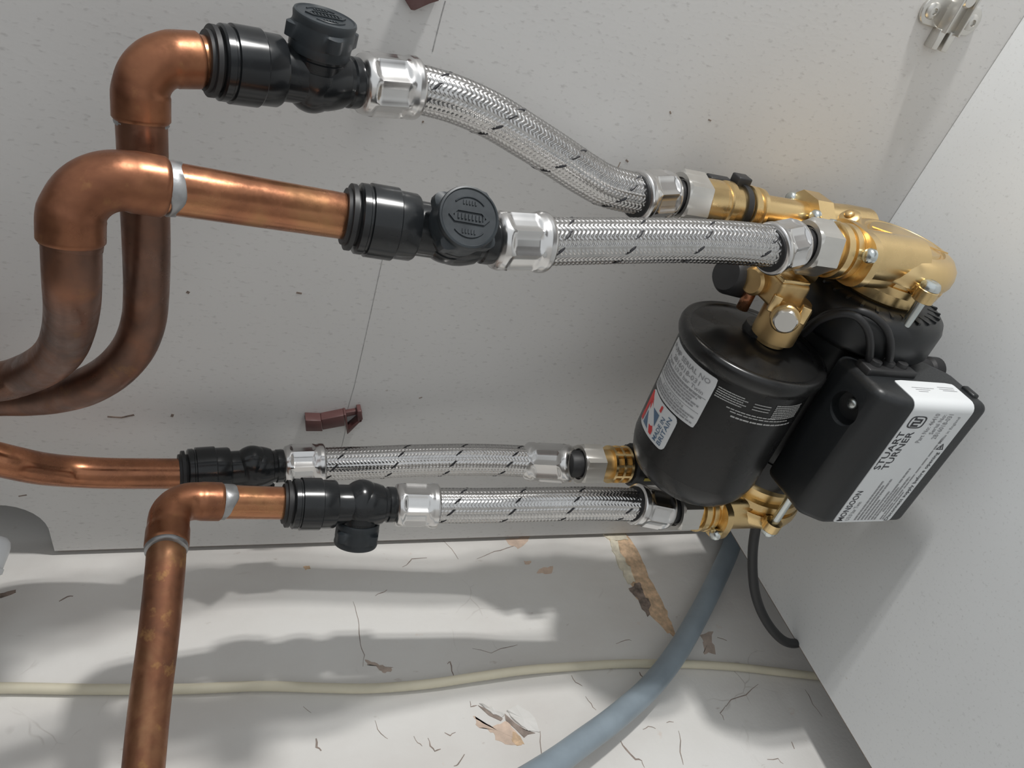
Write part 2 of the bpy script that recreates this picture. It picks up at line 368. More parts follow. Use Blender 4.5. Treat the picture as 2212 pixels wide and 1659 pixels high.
# lifted flakes with their dark undercut
chip('crack', [(1032, 1524), (1060, 1536), (1086, 1553), (1082, 1558), (1056, 1546)], 'crack_dark', 0.0006)
chip('crack', [(1090, 1542), (1112, 1562), (1140, 1580), (1156, 1584), (1140, 1587), (1132, 1594), (1112, 1574), (1092, 1556)], 'crack_dark', 0.0006)
chip('paint_flake', rough_outline([(1095, 1536), (1118, 1522), (1150, 1545), (1166, 1583), (1140, 1578), (1112, 1560)], 14, 1.5), 'flake_paint', 0.0024, [1.0, .9, .6, .3, .25, .25, .25, .3, .5, .8])
chip('paint_flake', rough_outline([(1035, 1520), (1062, 1530), (1090, 1545), (1084, 1551), (1058, 1540)], 16, 1), 'flake_paint', 0.0022, [.3, 1.0, .8])
rc = random.Random(5)
for pix, wd in (([(960, 1582), (972, 1588), (984, 1582)], .0012), ([(925, 1594), (930, 1612), (940, 1622), (952, 1618)], .0016), ([(1004, 1628), (990, 1650), (980, 1655)], .0015),
                ([(1168, 1580), (1166, 1602), (1174, 1652)], .0011), ([(1014, 1516), (1018, 1526), (1030, 1524)], .0014), ([(682, 1594), (684, 1614), (694, 1622)], .0022),
                ([(764, 1300), (770, 1322), (776, 1350), (778, 1390), (786, 1415), (784, 1440)], .0009), ([(965, 1434), (972, 1430), (976, 1448), (980, 1462)], .0016),
                ([(1030, 1206), (1058, 1196), (1080, 1188), (1112, 1178), (1126, 1175)], .0011), ([(958, 1170), (975, 1186), (990, 1208)], .0008),
                ([(1384, 1526), (1378, 1534), (1360, 1543)], .0012), ([(1340, 1600), (1352, 1618), (1372, 1640), (1386, 1643)], .0025), ([(1386, 1643), (1392, 1658)], .0012),
                ([(1390, 1576), (1400, 1570), (1416, 1574)], .0012), ([(1466, 1580), (1470, 1600), (1468, 1625), (1476, 1652)], .0012), ([(1440, 1560), (1455, 1560)], .001),
                ([(1568, 1525), (1580, 1512), (1610, 1500), (1638, 1478)], .0012), ([(1568, 1525), (1556, 1540), (1564, 1556)], .001), ([(1550, 1378), (1570, 1384)], .0012),
                ([(1234, 1458), (1244, 1474), (1258, 1482)], .0011), ([(1266, 1505), (1276, 1520), (1288, 1534)], .001), ([(1380, 1452), (1388, 1462)], .002), ([(1332, 1390), (1352, 1382), (1364, 1384)], .0009),
                ([(1020, 1400), (1060, 1410), (1100, 1396), (1118, 1393)], .0007), ([(128, 1298), (146, 1290), (158, 1288)], .002), ([(810, 1286), (826, 1280), (836, 1274)], .0011),
                ([(810, 1555), (816, 1575), (830, 1592), (838, 1596)], .0008), ([(895, 1590), (902, 1605), (912, 1612)], .0009), ([(870, 1226), (884, 1214), (890, 1208), (922, 1205)], .0012),
                ([(655, 1526), (672, 1540)], .0006), ([(1658, 1642), (1680, 1640), (1692, 1650)], .0012), ([(1740, 1490), (1748, 1502), (1756, 1522), (1776, 1548)], .0009), ([(1711, 1602), (1716, 1618)], .0016)):
    dense = [];
    for k in range(len(pix) - 1):
        for t in (0, .5): dense.append((pix[k][0] + (pix[k + 1][0] - pix[k][0]) * t + rc.uniform(-1.5, 1.5), pix[k][1] + (pix[k + 1][1] - pix[k][1]) * t + rc.uniform(-1.5, 1.5)))
    dense.append(pix[-1]); n = len(dense)
    wall_strip('crack', dense, [wd * .75 * (0.25 + 0.75 * math.sin(math.pi * (k + .6) / (n + .2))) * rc.uniform(.7, 1.2) for k in range(n)], 'crack_dark', wall_rear, 1, YW, 0.00015)

# ================================================================== copper pipes
PR = 0.011
def pipe_part(name, P, r, mat, parent, seg=28, step=0.004, caps=(True, True)):
    Q, _ = resample(np.asarray(P), step); v, f = tube(Q, r, seg, caps); return obj(name, v, f, mat, parent, True, 60)
def elbow_part(path, parent, r=0.0125, mat='copper_fitting'):
    """solder elbow: two sockets with rolled ends and a slightly slimmer swept bend"""
    Q, s = resample(np.asarray(path), 0.0012); L = s[-1]
    e = np.minimum(s, L - s)
    rr = np.where(e < 0.0006, r - 0.0009, r) - 0.0005 * np.clip((e - 0.012) / 0.003, 0, 1)
    v, f = tube(Q, rr, 32); return obj('elbow', v, f, mat, parent, True, 40)
def solder_part(c, d, parent, r=PR, width=0.004, blob=0.0008, seed=0, mat='solder'):
    rnd = np.random.RandomState(seed); seg = 40; ph = np.linspace(0, 2 * np.pi, seg, endpoint=False)
    a0 = sum(rnd.uniform(-1, 1) * np.sin(k * ph + rnd.uniform(0, 6)) / k for k in range(1, 7)); b0 = sum(rnd.uniform(-1, 1) * np.sin(k * ph + rnd.uniform(0, 6)) / k for k in range(1, 7))
    d = np.asarray(d) / np.linalg.norm(d); u = np.cross(d, [0.3, 0.2, 0.9]); u /= np.linalg.norm(u); w_ = np.cross(d, u); V = []
    for t, rad in ((-1, r - .0004), (-.85, r + blob * .7), (0, r + blob), (.85, r + blob * .7), (1, r - .0004)):
        off = t * width / 2 + (a0 if t < 0 else b0) * width * .42 * abs(t)
        V.append(np.asarray(c) + d * off[:, None] + (rad + blob * .35 * a0 * (abs(t) < .5))[:, None] * (np.cos(ph)[:, None] * u + np.sin(ph)[:, None] * w_))
    return obj('solder_joint', np.concatenate(V).tolist(), grid_faces(5, seg), mat, parent, True, 60)

def pipe_thing(label): return thing('copper_pipe', label, 'pipe', group='copper pipes feeding the pump')

# pipe 1: swept bend, back riser, elbow into the topmost valve
p1 = pipe_thing('copper pipe rising to an elbow at the top left, behind the nearest pipe')
low = spline([U(-260, 868, .47) + np.array([0, 0, .42]), U(-260, 868, .47) + np.array([0, 0, .2]), U(-260, 868, .47), U(-120, 866, .468), U(0, 860, .463), (U(60, 859, .458)), U(120, 853, .449), U(182, 837, .435), U(240, 805, .427), U(284, 759, .418), U(308, 705, .409), U(316, 640, .4), U(316, 520, .376), U(308, 320, .352), U(305, 240, .345)])
pipe_part('pipe', low, PR, 'copper_old', p1)
c1 = U(303, 126, .336); e1 = U(448, 131, .353)
a1 = U(305.5, 262, .3475)
arc = fillet(a1, c1, e1, 0.017)
elbow_part(np.concatenate([[a1], arc, [e1 + (c1 - e1) * .12]]), p1)
solder_part(U(306, 266, .348), a1 - c1, p1, width=0.003, blob=.0007, seed=1)
pipe_part('pipe_stub', [c1 + (e1 - c1) * .6, e1 + (e1 - c1) * .06], PR, 'copper', p1)

# pipe 2: nearest pipe
p2 = pipe_thing('nearest copper pipe with a thick silver solder ring beside its elbow')
low = spline([U(-260, 838, .425) + np.array([0, 0, .42]), U(-260, 838, .425) + np.array([0, 0, .2]), U(-260, 838, .425), U(-120, 834, .424), U(0, 824, .422), U(50, 811, .42), U(98, 788, .40), U(130, 758, .378), U(148, 715, .356), U(156, 660, .332), U(156, 600, .313), U(154, 500, .302)])
pipe_part('pipe', low, PR, 'copper_old', p2)
c2 = U(152, 372, .294); e2 = U(748, 468, .368)
a2 = U(154, 525, .304)
b2 = c2 + (e2 - c2) * .295
arc = fillet(a2, c2, e2, 0.0185)
elbow_part(np.concatenate([[a2], arc, [b2]]), p2)
solder_part(b2 + (e2 - c2) * .012, e2 - c2, p2, width=0.0070, blob=.0007, seed=7)
solder_part(a2 + (a2 - c2) * .02, a2 - c2, p2, width=0.003, blob=.0004, seed=9, mat='copper_old')
pipe_part('pipe_run', [b2 - (e2 - c2) * .05, e2 + (e2 - c2) * .02], PR, 'copper', p2)

# pipe 3: gently bent pipe close to the side panel
p3 = pipe_thing('gently bent copper pipe without an elbow, close to the side panel')
pipe_part('pipe', spline([U(-260, 905, .505) + np.array([0, 0, .42]), U(-260, 905, .505) + np.array([0, 0, .2]), U(-260, 905, .505), U(-130, 953, .495), U(-50, 980, .49), U(30, 1000, .50), U(90, 1012, .515), U(150, 1018, .53), U(220, 1022, .54), U(300, 1023, .547), U(400, 1023, .553)]), PR, 'copper', p3)

# pipe 4: lower left riser with elbow
p4 = pipe_thing('copper pipe with a flux-stained lower leg that crosses in front of the old wall')
c4 = U(368, 1081, .478); e4 = U(615, 1087, .517)
a4 = U(360, 1182, .452)
pipe_part('pipe', spline([U(361, 1160, .457), U(357, 1230, .447), U(343, 1370, .435), U(325, 1510, .424), U(310, 1659, .413), U(298, 1800, .405), U(298, 1800, .405) + (U(298, 1800, .405) - U(310, 1659, .413)) * 3.2]), PR, 'copper_flux', p4)
arc = fillet(a4, c4, e4, 0.0175); b4 = c4 + (e4 - c4) * .43
elbow_part(np.concatenate([[a4], arc, [b4]]), p4)
solder_part(b4 + (e4 - c4) * .03, e4 - c4, p4, width=0.007, blob=.0008, seed=12)
solder_part(a4 + (a4 - c4) * .03, a4 - c4, p4, width=0.0035, blob=.0012, seed=3)
pipe_part('pipe_run', [b4 - (e4 - c4) * .1, e4 + (e4 - c4) * .03], PR, 'copper', p4)

# ================================================================== push-fit shut-off valves
def valve(label, a, b, kdir, kang=0.0):
    t = thing('shutoff_valve', label, 'valve', group='black push-fit shut-off valves')
    a = np.asarray(a); b = np.asarray(b); L = np.linalg.norm(b - a); d = (b - a) / L
    k = np.asarray(kdir, float); k = k - d * (k @ d); k /= np.linalg.norm(k)
    M = Mesh()                                                    # release collar
    M.add(*lathe(a, d, [(0, .0117), (0, .0135), (.0018, .0138), (.0020, .0160), (.0042, .0160), (.0044, .0132), (.008, .0132)], 48)); M.build('release_collar', 'black_rubber', t)
    pr = [(.006, .0120), (.006, .0160), (.0068, .0171), (.0098, .0172), (.0102, .0166), (.0112, .0166), (.0116, .0179), (.0245, .0180), (.0250, .0176), (.0252, .0168), (.034, .0167), (.0352, .0160), (.0358, .0137), (.047, .0136)]
    s0, s1 = .047, L - .008
    for q in np.linspace(0, 1, 7)[1:-1]: pr.append((s0 + (s1 - s0) * q, .0137 + .0022 * math.sin(math.pi * q)))
    pr += [(s1, .0137), (s1 + .0008, .0124), (s1 + .003, .0120), (s1 + .004, .0128), (L, .0128), (L + .004, .0115)]
    v, f = lathe(a, d, pr, 48); obj('body', v, f, 'black_plastic', t, True, 32)
    c = a + d * (L * .70)
    # ball chamber dome opposite the handle
    v, f = lathe(c + k * .004, -k, [(-.002, .0150)] + [(.0015 + .0205 * math.sin(q), .0158 * math.cos(q)) for q in np.linspace(0, 1.5, 10)], 40); obj('ball_chamber', v, f, 'black_plastic', t, True, 40)
    v, f = lathe(c, k, [(.004, .0145), (.0105, .0145), (.011, .0138), (.0145, .0138)], 40); obj('stem_housing', v, f, 'black_plastic', t, True, 40)
    def lobes(i, s, r, ph):
        if i in (5, 6): return r + .0034 * np.clip(np.cos(4 * (ph + kang)), 0, 1) ** 2
        return np.full(len(ph), r)
    kn = lathe(c, k, [(.0120, .0125), (.0124, .0145), (.0136, .0150), (.0165, .0150), (.0172, .0150), (.0182, .0152), (.0245, .0152), (.0255, .0150), (.0262, .0150), (.0288, .0154), (.0300, .0150), (.0303, .0141), (.0297, .0136), (.0297, .002)], 64, lobes, ref=d)
    ko = obj('handle', *kn, 'knob_plastic', t, True, 35)
    # raised grip bar and arcs on the handle face
    side = np.cross(k, d); M = Mesh(); fc = c + k * .0297
    poly = [fc + d * x + side * y for x, y in ((-.0105, 0), (-.0075, .0030), (.0075, .0030), (.0105, 0), (.0075, -.0030), (-.0075, -.0030))]
    inn = [fc + (p - fc) * .8 for p in poly]; n = 6
    V = poly + [p + k * .0007 for p in poly] + [p + k * .0007 for p in inn] + [p + k * .0001 for p in inn]
    M.add(V, [(i, (i + 1) % n, n + (i + 1) % n, n + i) for i in range(n)] + [(n + i, n + (i + 1) % n, 2 * n + (i + 1) % n, 2 * n + i) for i in range(n)] + [(2 * n + i, 2 * n + (i + 1) % n, 3 * n + (i + 1) % n, 3 * n + i) for i in range(n)])
    for q in np.linspace(-.0072, .0072, 9): M.add(*box(fc + d * q + k * .0003, (.00045, .0013, .0003), (d, side, k)))
    for sg in (-1, 1):
        arcp = [fc + k * .0002 + .0098 * (math.cos(q) * d + sg * math.sin(q) * side) for q in np.linspace(.75, math.pi - .75, 14)]
        M.add(*tube(arcp, .0004, 6))
        for q in np.linspace(-.0030, .0030, 5): M.add(*box(fc + d * q + side * sg * .0070 + k * .0002, (.0004, .0010, .00025), (d, side, k)))
    recalc(M.build('grip_marking', 'knob_plastic', ko, True, 30))
    return t
UP = -IMG_DOWN
v1 = (U(441, 130, .352), U(768, 180, .398)); v2 = (U(742, 467, .367), U(1058, 519, .398))
v3 = (U(385, 1022, .553), U(608, 1006, .588)); v4 = (U(611, 1088, .516), U(848, 1090, .548))
valve('black shut-off valve at the top with its round handle pointing up', *v1, UP * 1.0 - FWD * 1.15)
valve('black shut-off valve with its round handle facing the viewer', *v2, -FWD * .95 + UP * .10, .6)
valve('black shut-off valve farthest back, half hidden behind the lower elbow', *v3, IMG_DOWN * .8 + FWD * .6)
valve('black shut-off valve lowest in view with its handle pointing down', *v4, IMG_DOWN * .95 + FWD * .28, .6)

# ================================================================== braided hoses
PUMP_O = np.array([.1024, .305, 0.0]); PUMP_A = math.radians(3.1)
def LP(x, y, z):
    c, s = math.cos(PUMP_A), math.sin(PUMP_A); return PUMP_O + np.array([x * c - y * s, x * s + y * c, z])
HR = 0.0130; TRACE = -1.0
def ferrule_mesh(a, d, L, flip):
    """crimped sleeve: eight pressed pads, a round lip and a flared mouth towards the braid"""
    n = 44; seg = 64; prof = []
    ss = np.linspace(0, 1, n)
    def mod(i, s, r, ph):
        t = s / L; t = 1 - t if flip else t                        # t=0 nut end, t=1 braid mouth
        base = .0136 + .0022 * np.clip(t / .14, 0, 1) ** .5
        c = (ph / (2 * np.pi) * 8) % 1.0; cc = np.abs(c - .5) * 2
        pad = np.clip((.80 - cc) / .12, 0, 1) * np.clip((t - .17) / .05, 0, 1) * np.clip((.74 - t) / .05, 0, 1)
        octo = np.cos(np.pi / 8) / np.cos((c - .5) * np.pi / 4)
        k = np.clip((t - .12) / .06, 0, 1) * np.clip((.80 - t) / .06, 0, 1)
        rr = base * (1 + k * (octo * 1.03 - 1)) - .0010 * pad
        rr = rr + .0007 * np.clip((t - .80) / .06, 0, 1) - .0012 * np.clip((t - .97) / .03, 0, 1)
        if t < .03: rr = rr * .93
        return rr
    v, f = lathe(a, d, [(s * L, 1) for s in ss], seg, mod)
    return v, f
def hose(label, core, nutz, valve_dir, nut_at, nut_dir, housing=None):
    """core: pixel/depth points of the braid; ends carry ferrules"""
    t = thing('braided_hose', label, 'hose', group='braided steel hoses on the pump')
    P = spline(core, 16); P, s = resample(P, .00048)
    seg = 120; ncol = 24; ph = np.arange(seg) / seg
    colx = ph * ncol; vloc = colx % 1.0; sg = np.where(np.floor(colx).astype(int) % 2 == 0, 1.0, -1.0)
    pitch = .0027
    phase = s[:, None] / pitch + sg[None, :] * (vloc - .5)[None, :] * 1.25
    h = np.abs(np.sin(np.pi * phase)) ** .7 * (np.sin(np.pi * np.clip(vloc, .04, .96)) ** .5)[None, :]
    r = HR - .0006 + .0007 * h
    v, f = tube(P, r, seg); obj('braid', v, f, 'braid_steel', t, True)
    # black tracer threads laid in the braid along a helix
    T, A, B = frames(P); hp = .046; nd = 9; M = Mesh(); Ltot = s[-1]
    def at(q, a, rad):
        k = min(max(q / Ltot * (len(P) - 1), 0), len(P) - 1.001); i = int(k); w_ = k - i
        p = P[i] * (1 - w_) + P[i + 1] * w_; return p + rad * (math.cos(a) * A[i] + math.sin(a) * B[i])
    for k in range(int(Ltot / hp * nd) + 1):
        q0 = .003 + hp * k / nd; a0 = TRACE * 2 * math.pi * k / nd
        if q0 > Ltot - .005: continue
        dq = .0024; da = TRACE * .19; hw = .0011; V = []
        for e in (-1, -.5, 0, .5, 1):
            lift = HR + .0004 - .0004 * abs(e) ** 2
            V += [at(q0 + dq * e - hw, a0 + da * e, lift - .0004), at(q0 + dq * e, a0 + da * e, lift), at(q0 + dq * e + hw, a0 + da * e, lift - .0004)]
        M.add(V, [(3 * i + j, 3 * i + j + 1, 3 * i + j + 4, 3 * i + j + 3) for i in range(4) for j in range(2)])
    M.build('tracer_thread', 'tracer_black', t)
    # valve end ferrule
    a = np.asarray(valve_dir); d = P[0] - a; L = np.linalg.norm(d); d = d / L
    v, f = ferrule_mesh(a + d * .001, d, L + .004, False); obj('ferrule', v, f, 'ferrule_steel', t, True, 60)
    # pump end: ferrule, dark rubber tail, hex nut
    n0 = np.asarray(nut_at, float); nd = np.asarray(nut_dir, float); nd /= np.linalg.norm(nd)     # nut_dir points to the pump
    fe = n0 - nd * .0075; d = fe - P[-1]; L = np.linalg.norm(d); d = d / L
    v, f = ferrule_mesh(P[-1] - d * .008, d, L + .0105, True); obj('ferrule', v, f, 'ferrule_steel', t, True, 60)
    v, f = tube([P[-1] - d * .0092, P[-1] - d * .0075], .0139, 40); obj('collar', v, f, 'black_rubber', t, True, 40)
    v, f = lathe(fe - nd * .002, nd, [(0, .0105), (.0012, .0112), (.012, .0112)], 36); obj('tail', v, f, 'black_rubber', t, True, 40)
    def nm(i, s_, r_, ph_):
        return np.minimum(hexmod(6)(i, s_, .0182, ph_), r_)
    v, f = lathe(n0, nd, [(.0022, .0115), (.0002, .0128), (0, .0158), (.0012, .0184), (.0168, .0186), (.0176, .0180), (.0177, .012)], 96, nm, ref=(1, .35, 0)); obj('hex_nut', v, f, 'nickel', t, True, 30)
    return t
Z = np.array([0, 0, -1.0])
o1 = LP(-.045, .113, 0); i1 = LP(.018, .118, 0); o2 = LP(-.037, -.120, 0); i2 = LP(.018, -.118, 0)
def zz(p, z): return np.array([p[0], p[1], z])
nz1, nz2, nz3, nz4 = .246, .187, .238, .175
hose('braided steel hose that curves down from the topmost valve', [U(879, 189, .414), U(917, 196, .419), U(985, 216, .427), U(1062, 250, .438), U(1135, 294, .449), U(1206, 339, .461), U(1262, 376, .471), U(1315, 404, .48), U(1394, 423, .492)], nz1, v1[1], zz(o1, nz1), Z)
hose('straight braided steel hose passing in front of the brass pump head', [U(1158, 523, .411), U(1260, 521, .424), U(1370, 520, .437), U(1480, 520, .449), U(1590, 525, .460), U(1682, 534, .470)], nz2, v2[1], zz(i1, nz2), Z)
hose('braided steel hose running farthest back against the side panel', [U(686, 1003, .598), U(800, 999, .606), U(900, 995, .614), U(1000, 993, .622), U(1080, 994, .63), U(1158, 998, .637)], nz3, v3[1], zz(o2, nz3), Z)
hose('lowest braided steel hose, running above the gap to the old wall', [U(929, 1092, .557), U(1030, 1092, .567), U(1140, 1090, .578), U(1250, 1088, .585), U(1330, 1089, .593), U(1387, 1092, .599)], nz4, v4[1], zz(i2, nz4), Z)

# ================================================================== the twin shower pump
pump = thing('shower_pump', 'black and brass twin shower pump with pressure vessel and control box', 'pump', tuple(PUMP_O), PUMP_A)
Y = np.array([0, 1.0, 0]); X = np.array([1.0, 0, 0]); ZU = np.array([0, 0, 1.0])
MZ = .088; IZ = .075
# motor ------------------------------------------------------------
prof = [(-.088, .020), (-.088, .030), (-.084, .036), (-.076, .038), (-.060, .038), (-.0595, .0365), (.050, .0365), (.0505, .040), (.056, .0505), (.0575, .053), (.060, .0545), (.078, .0545), (.083, .0525), (.0865, .048), (.088, .042), (.088, .020)]
v, f = lathe((0, 0, MZ), Y, prof, 72, ref=X); motor = obj('motor', v, f, 'motor_black', pump, True, 35)
for sgn in (1,):
    M = Mesh()
    for k in range(28):
        a = 2 * math.pi * k / 28; rd = np.array([math.cos(a), 0, math.sin(a)]); tg = np.array([-math.sin(a), 0, math.cos(a)])
        M.add(*box(np.array([0, sgn * .0855, MZ]) + rd * .0430, (.0045, .0028, .0010), (rd, Y, tg)))
    recalc(M.build('cooling_fins', 'motor_black', motor, True, 30))
for sx in (-1, 1):
    for sy in (-1, 1):
        M = Mesh(); M.add(*lathe((sx * .018, sy * .034, 0), ZU, [(0, .009), (.001, .010), (.010, .010), (.012, .008), (.052, .007)], 24)); M.build('foot', 'black_rubber', pump)
v, f = box((0, 0, .046), (.034, .052, .004)); bevel_obj('base_plate', v, f, 'motor_black', pump, .003)

# brass heads ------------------------------------------------------
def head(sgn, ox, oy, ix, iy, drop=0.0):
    D = Y * sgn; JZ = IZ - drop
    pr = [(.086, .030), (.090, .0335), (.098, .0335), (.0985, .0385), (.104, .0395), (.1045, .0375), (.107, .0375), (.1075, .0405), (.110, .0415), (.115, .0415), (.120, .040), (.1243, .036), (.1262, .031), (.1265, .0285), (.1252, .0275), (.1252, .026), (.1270, .0248), (.1278, .018), (.1281, .004)]
    v, f = lathe((0, 0, MZ), D, pr, 64, ref=X); h = obj('pump_head', v, f, 'brass', pump, True, 28)
    # centre mark and vent boss on the cover
    v, f = lathe((-.012, sgn * .120, MZ + .036), ZU * .6 + D * .8, [(0, .0075), (.014, .0072), (.015, .006), (.0155, .003)], 28); obj('vent_plug', v, f, 'brass', h, True, 35)
    v, f = lathe((-.012, sgn * .120, MZ + .036) + (ZU * .6 + D * .8) * .0155, ZU * .6 + D * .8, [(0, .0035), (.002, .003), (.0024, .001)], 16); obj('vent_screw', v, f, 'brass_dull', h)
    # inlet pipe, ribbed collar and bolted flange
    v, f = lathe((ix, sgn * iy, JZ + .018), ZU, [(0, .0165), (.058, .0165), (.0585, .0165), (.061, .0180), (.0655, .0180), (.066, .0162), (.0675, .0162), (.068, .0178), (.073, .0178), (.0735, .0150), (.0760, .0150)], 48); obj('inlet_pipe', v, f, 'brass', h, True, 30)
    fz = JZ + .070
    M = Mesh()
    fl = []
    for q in np.linspace(0, 2 * math.pi, 40, endpoint=False):
        rx = .0235 * abs(math.cos(q)) ** 1.0; fl.append(np.array([ix + (.0245 * math.copysign(abs(math.cos(q)) ** .6, math.cos(q))), sgn * iy + .0178 * math.copysign(abs(math.sin(q)) ** .75, math.sin(q)), fz]))
    M.add(*prism(fl, ZU * .006)); fo = recalc(M.build('inlet_flange', 'brass', h, True, 35))
    for sx in (-1, 1):
        v, f = lathe((ix + sx * .0200, sgn * iy + sgn * .008, fz + .006), ZU, [(0, .0048), (.003, .0048), (.0048, .0036), (.0052, .001)], 20); obj('flange_screw', v, f, 'zinc', fo, True, 50)
    # gate: rib joining inlet to cover
    v, f = box((ix * .6, sgn * .112, IZ + .042), (.020, .013, .026)); bevel_obj('inlet_boss', v, f, 'brass', h, .007, 3)
    # outlet
    v, f = lathe((ox, sgn * oy, IZ + .005), ZU, [(0, .0150), (.020, .0150), (.042, .0135), (.055, .0120)], 40); obj('outlet_pipe', v, f, 'brass', h, True, 30)
    v, f = box((ox * .62, sgn * .111, IZ + .022), (.021, .011, .024)); bevel_obj('outlet_boss', v, f, 'brass', h, .006, 3)
    fz2 = IZ + .052
    fl = [np.array([ox, sgn * oy, fz2]) + .0190 * np.array([math.cos(q) * 1.2, math.sin(q), 0]) * (1 if True else 0) for q in np.linspace(0, 2 * math.pi, 8, endpoint=False) + math.pi / 8]
    M = Mesh(); M.add(*prism(fl, ZU * .014)); fo = recalc(M.build('outlet_flange', 'brass', h, True, 35))
    for sx in (-1, 1):
        v, f = lathe((ox + sx * .0150, sgn * (oy + .008), fz2 + .014), ZU, [(0, .0046), (.0025, .0046), (.0042, .0034), (.0046, .001)], 20); obj('flange_screw', v, f, 'zinc', fo, True, 50)
    # lugs with the long clamp bolts back to the motor
    for ang in (12, 132, 252):
        a = math.radians(ang); rd = np.array([math.cos(a), 0, math.sin(a)]); pc = np.array([0, 0, MZ]) + rd * .0465
        v, f = lathe(pc + D * .104, D, [(0, .0062), (.0005, .0070), (.0085, .0070), (.009, .0064)], 28); lug = obj('lug', v, f, 'brass', h, True, 40)
        v, f = lathe(pc + D * .074, D, [(0, .0034), (.039, .0034), (.0392, .0064), (.0412, .0066), (.0438, .0052), (.0446, .003), (.0440, .001)], 24); obj('clamp_bolt', v, f, 'zinc', lug, True, 40)
        v, f = box(np.array([0, 0, MZ]) + rd * .041 + D * .1085, (.006, .004, .006), (rd, Y, np.cross(rd, Y))); bevel_obj('lug_web', v, f, 'brass', lug, .0015)
    return h
hp = head(1, -.045, .113, .018, .118); hm = head(-1, -.037, .120, .018, .118, .012)
# moulding seam on the near cover
M = Mesh(); M.add(*box((.004, .1281, MZ), (.027, .0004, .0006), (np.array([.5, 0, -.866]), Y, np.array([.866, 0, .5])))); M.build('cover_seam', 'brass', hp)

# flow switch in the near outlet: ribbed brass barrel, cable tie and black sensor
fs = obj('flow_switch', *lathe((-.045, .113, IZ + .062), ZU, [(0, .0118), (.042, .0112), (.043, .0150), (.046, .0152), (.047, .0135), (.049, .0135), (.050, .0155), (.054, .0155), (.055, .0135), (.068, .0135), (.069, .0158), (.073, .0158), (.074, .0142), (.0765, .0142), (.0775, .0152), (.0905, .0152), (.0910, .0145)], 48), 'brass', pump, True, 30)
v, f = lathe((-.045, .113, IZ + .1185), ZU, [(0, .0140), (0, .0152), (.0045, .0152), (.0045, .0140)], 40); obj('cable_tie', v, f, 'black_rubber', fs, True, 40)
v, f = box((-.052, .1285, IZ + .122), (.005, .004, .0055)); bevel_obj('tie_buckle', v, f, 'black_rubber', fs, .001)
v, f = box((-.058, .124, IZ + .135), (.004, .003, .009)); bevel_obj('sensor', v, f, 'black_rubber', fs, .001)
# flow switch in the far outlet: windowed brass cage in a black housing
v, f = lathe((-.037, -.120, IZ + .060), ZU, [(0, .0125), (.050, .0125), (.052, .0125), (.0850, .0125)], 40); fs2 = obj('flow_switch', v, f, 'brass_dull', pump, True, 30)
for z0 in (.126, .1335, .141):
    v, f = lathe((-.037, -.120, IZ + z0 - .008), ZU, [(0, .0125), (.0002, .0158), (.0024, .0158), (.0026, .0125)], 40); obj('cage_ring', v, f, 'brass', fs2, True, 40)
for k in range(10):
    a = 2 * math.pi * k / 10; rd = np.array([math.cos(a), math.sin(a), 0]); v, f = box(np.array([-.037, -.120, IZ + .1265]) + rd * .0142, (.0014, .0011, .008), (rd, np.cross(ZU, rd), ZU)); obj('cage_bar', v, f, 'brass', fs2, False)
v, f = lathe((-.037, -.120, IZ + .066), ZU, [(0, .0150), (.002, .0170), (.048, .0178), (.050, .0165), (.0505, .0130)], 48, lambda i, s, r, ph: r * (1 + .02 * np.sign(np.cos(12 * ph)))); sw = obj('switch_housing', v, f, 'black_rubber', fs2, True, 30)
v, f = box((-.052, -.106, IZ + .098), (.006, .006, .006)); bevel_obj('switch_clip', v, f, 'black_rubber', fs2, .001)
v, f = prism([np.array([-.0195, -.120, IZ + .100]) + q for q in (np.array([.0008, -.004, -.006]), np.array([.0008, -.004, -.002]), np.array([.0012, 0, .004]) * 0 + np.array([.0008, -.0015, -.002]), np.array([.0008, -.0015, .008]), np.array([.0008, .0015, .008]), np.array([.0008, .0015, -.002]), np.array([.0008, .004, -.002]), np.array([.0008, 0, -.009]))], np.array([.0004, 0, 0])); recalc(obj('flow_arrow', v, f, 'arrow_yellow', fs2, False))

# pressure vessel --------------------------------------------------
VX, VZ, VR = .010, .176, .0495
def vprof():
    p = [(-.0905, .004), (-.090, .018), (-.088, .028), (-.0845, .036), (-.079, .0425), (-.072, .0465), (-.064, .0487), (-.060, .0489), (-.0595, .0495), (.026, .0495), (.0275, .0492), (.029, .0502), (.031, .0520), (.034, .0532), (.038, .0534), (.0405, .0525), (.0418, .0505), (.0415, .0480), (.0405, .0465), (.0412, .044), (.044, .036), (.0462, .027), (.0475, .018), (.048, .0125), (.0535, .0118), (.0537, .004)]
    return p
v, f = lathe((VX, 0, VZ), Y, vprof(), 96, ref=X); vessel = obj('pressure_vessel', v, f, 'vessel_black', pump, True, 40)
def vs_(ang, y, lift=.0003):
    a = math.radians(ang); r = VR + lift; return (VX + r * math.cos(a), y, VZ + r * math.sin(a))
def rrect(x0, x1, y0, y1, r, sx=1.0, n=5):
    P = []
    for cx, cy, a0 in ((x1 - r * sx, y1 - r, 0), (x0 + r * sx, y1 - r, 90), (x0 + r * sx, y0 + r, 180), (x1 - r * sx, y0 + r, 270)):
        for k in range(n):
            a = math.radians(a0 + 90 * k / (n - 1)); P.append((cx + r * sx * math.cos(a), cy + r * math.sin(a)))
    return P
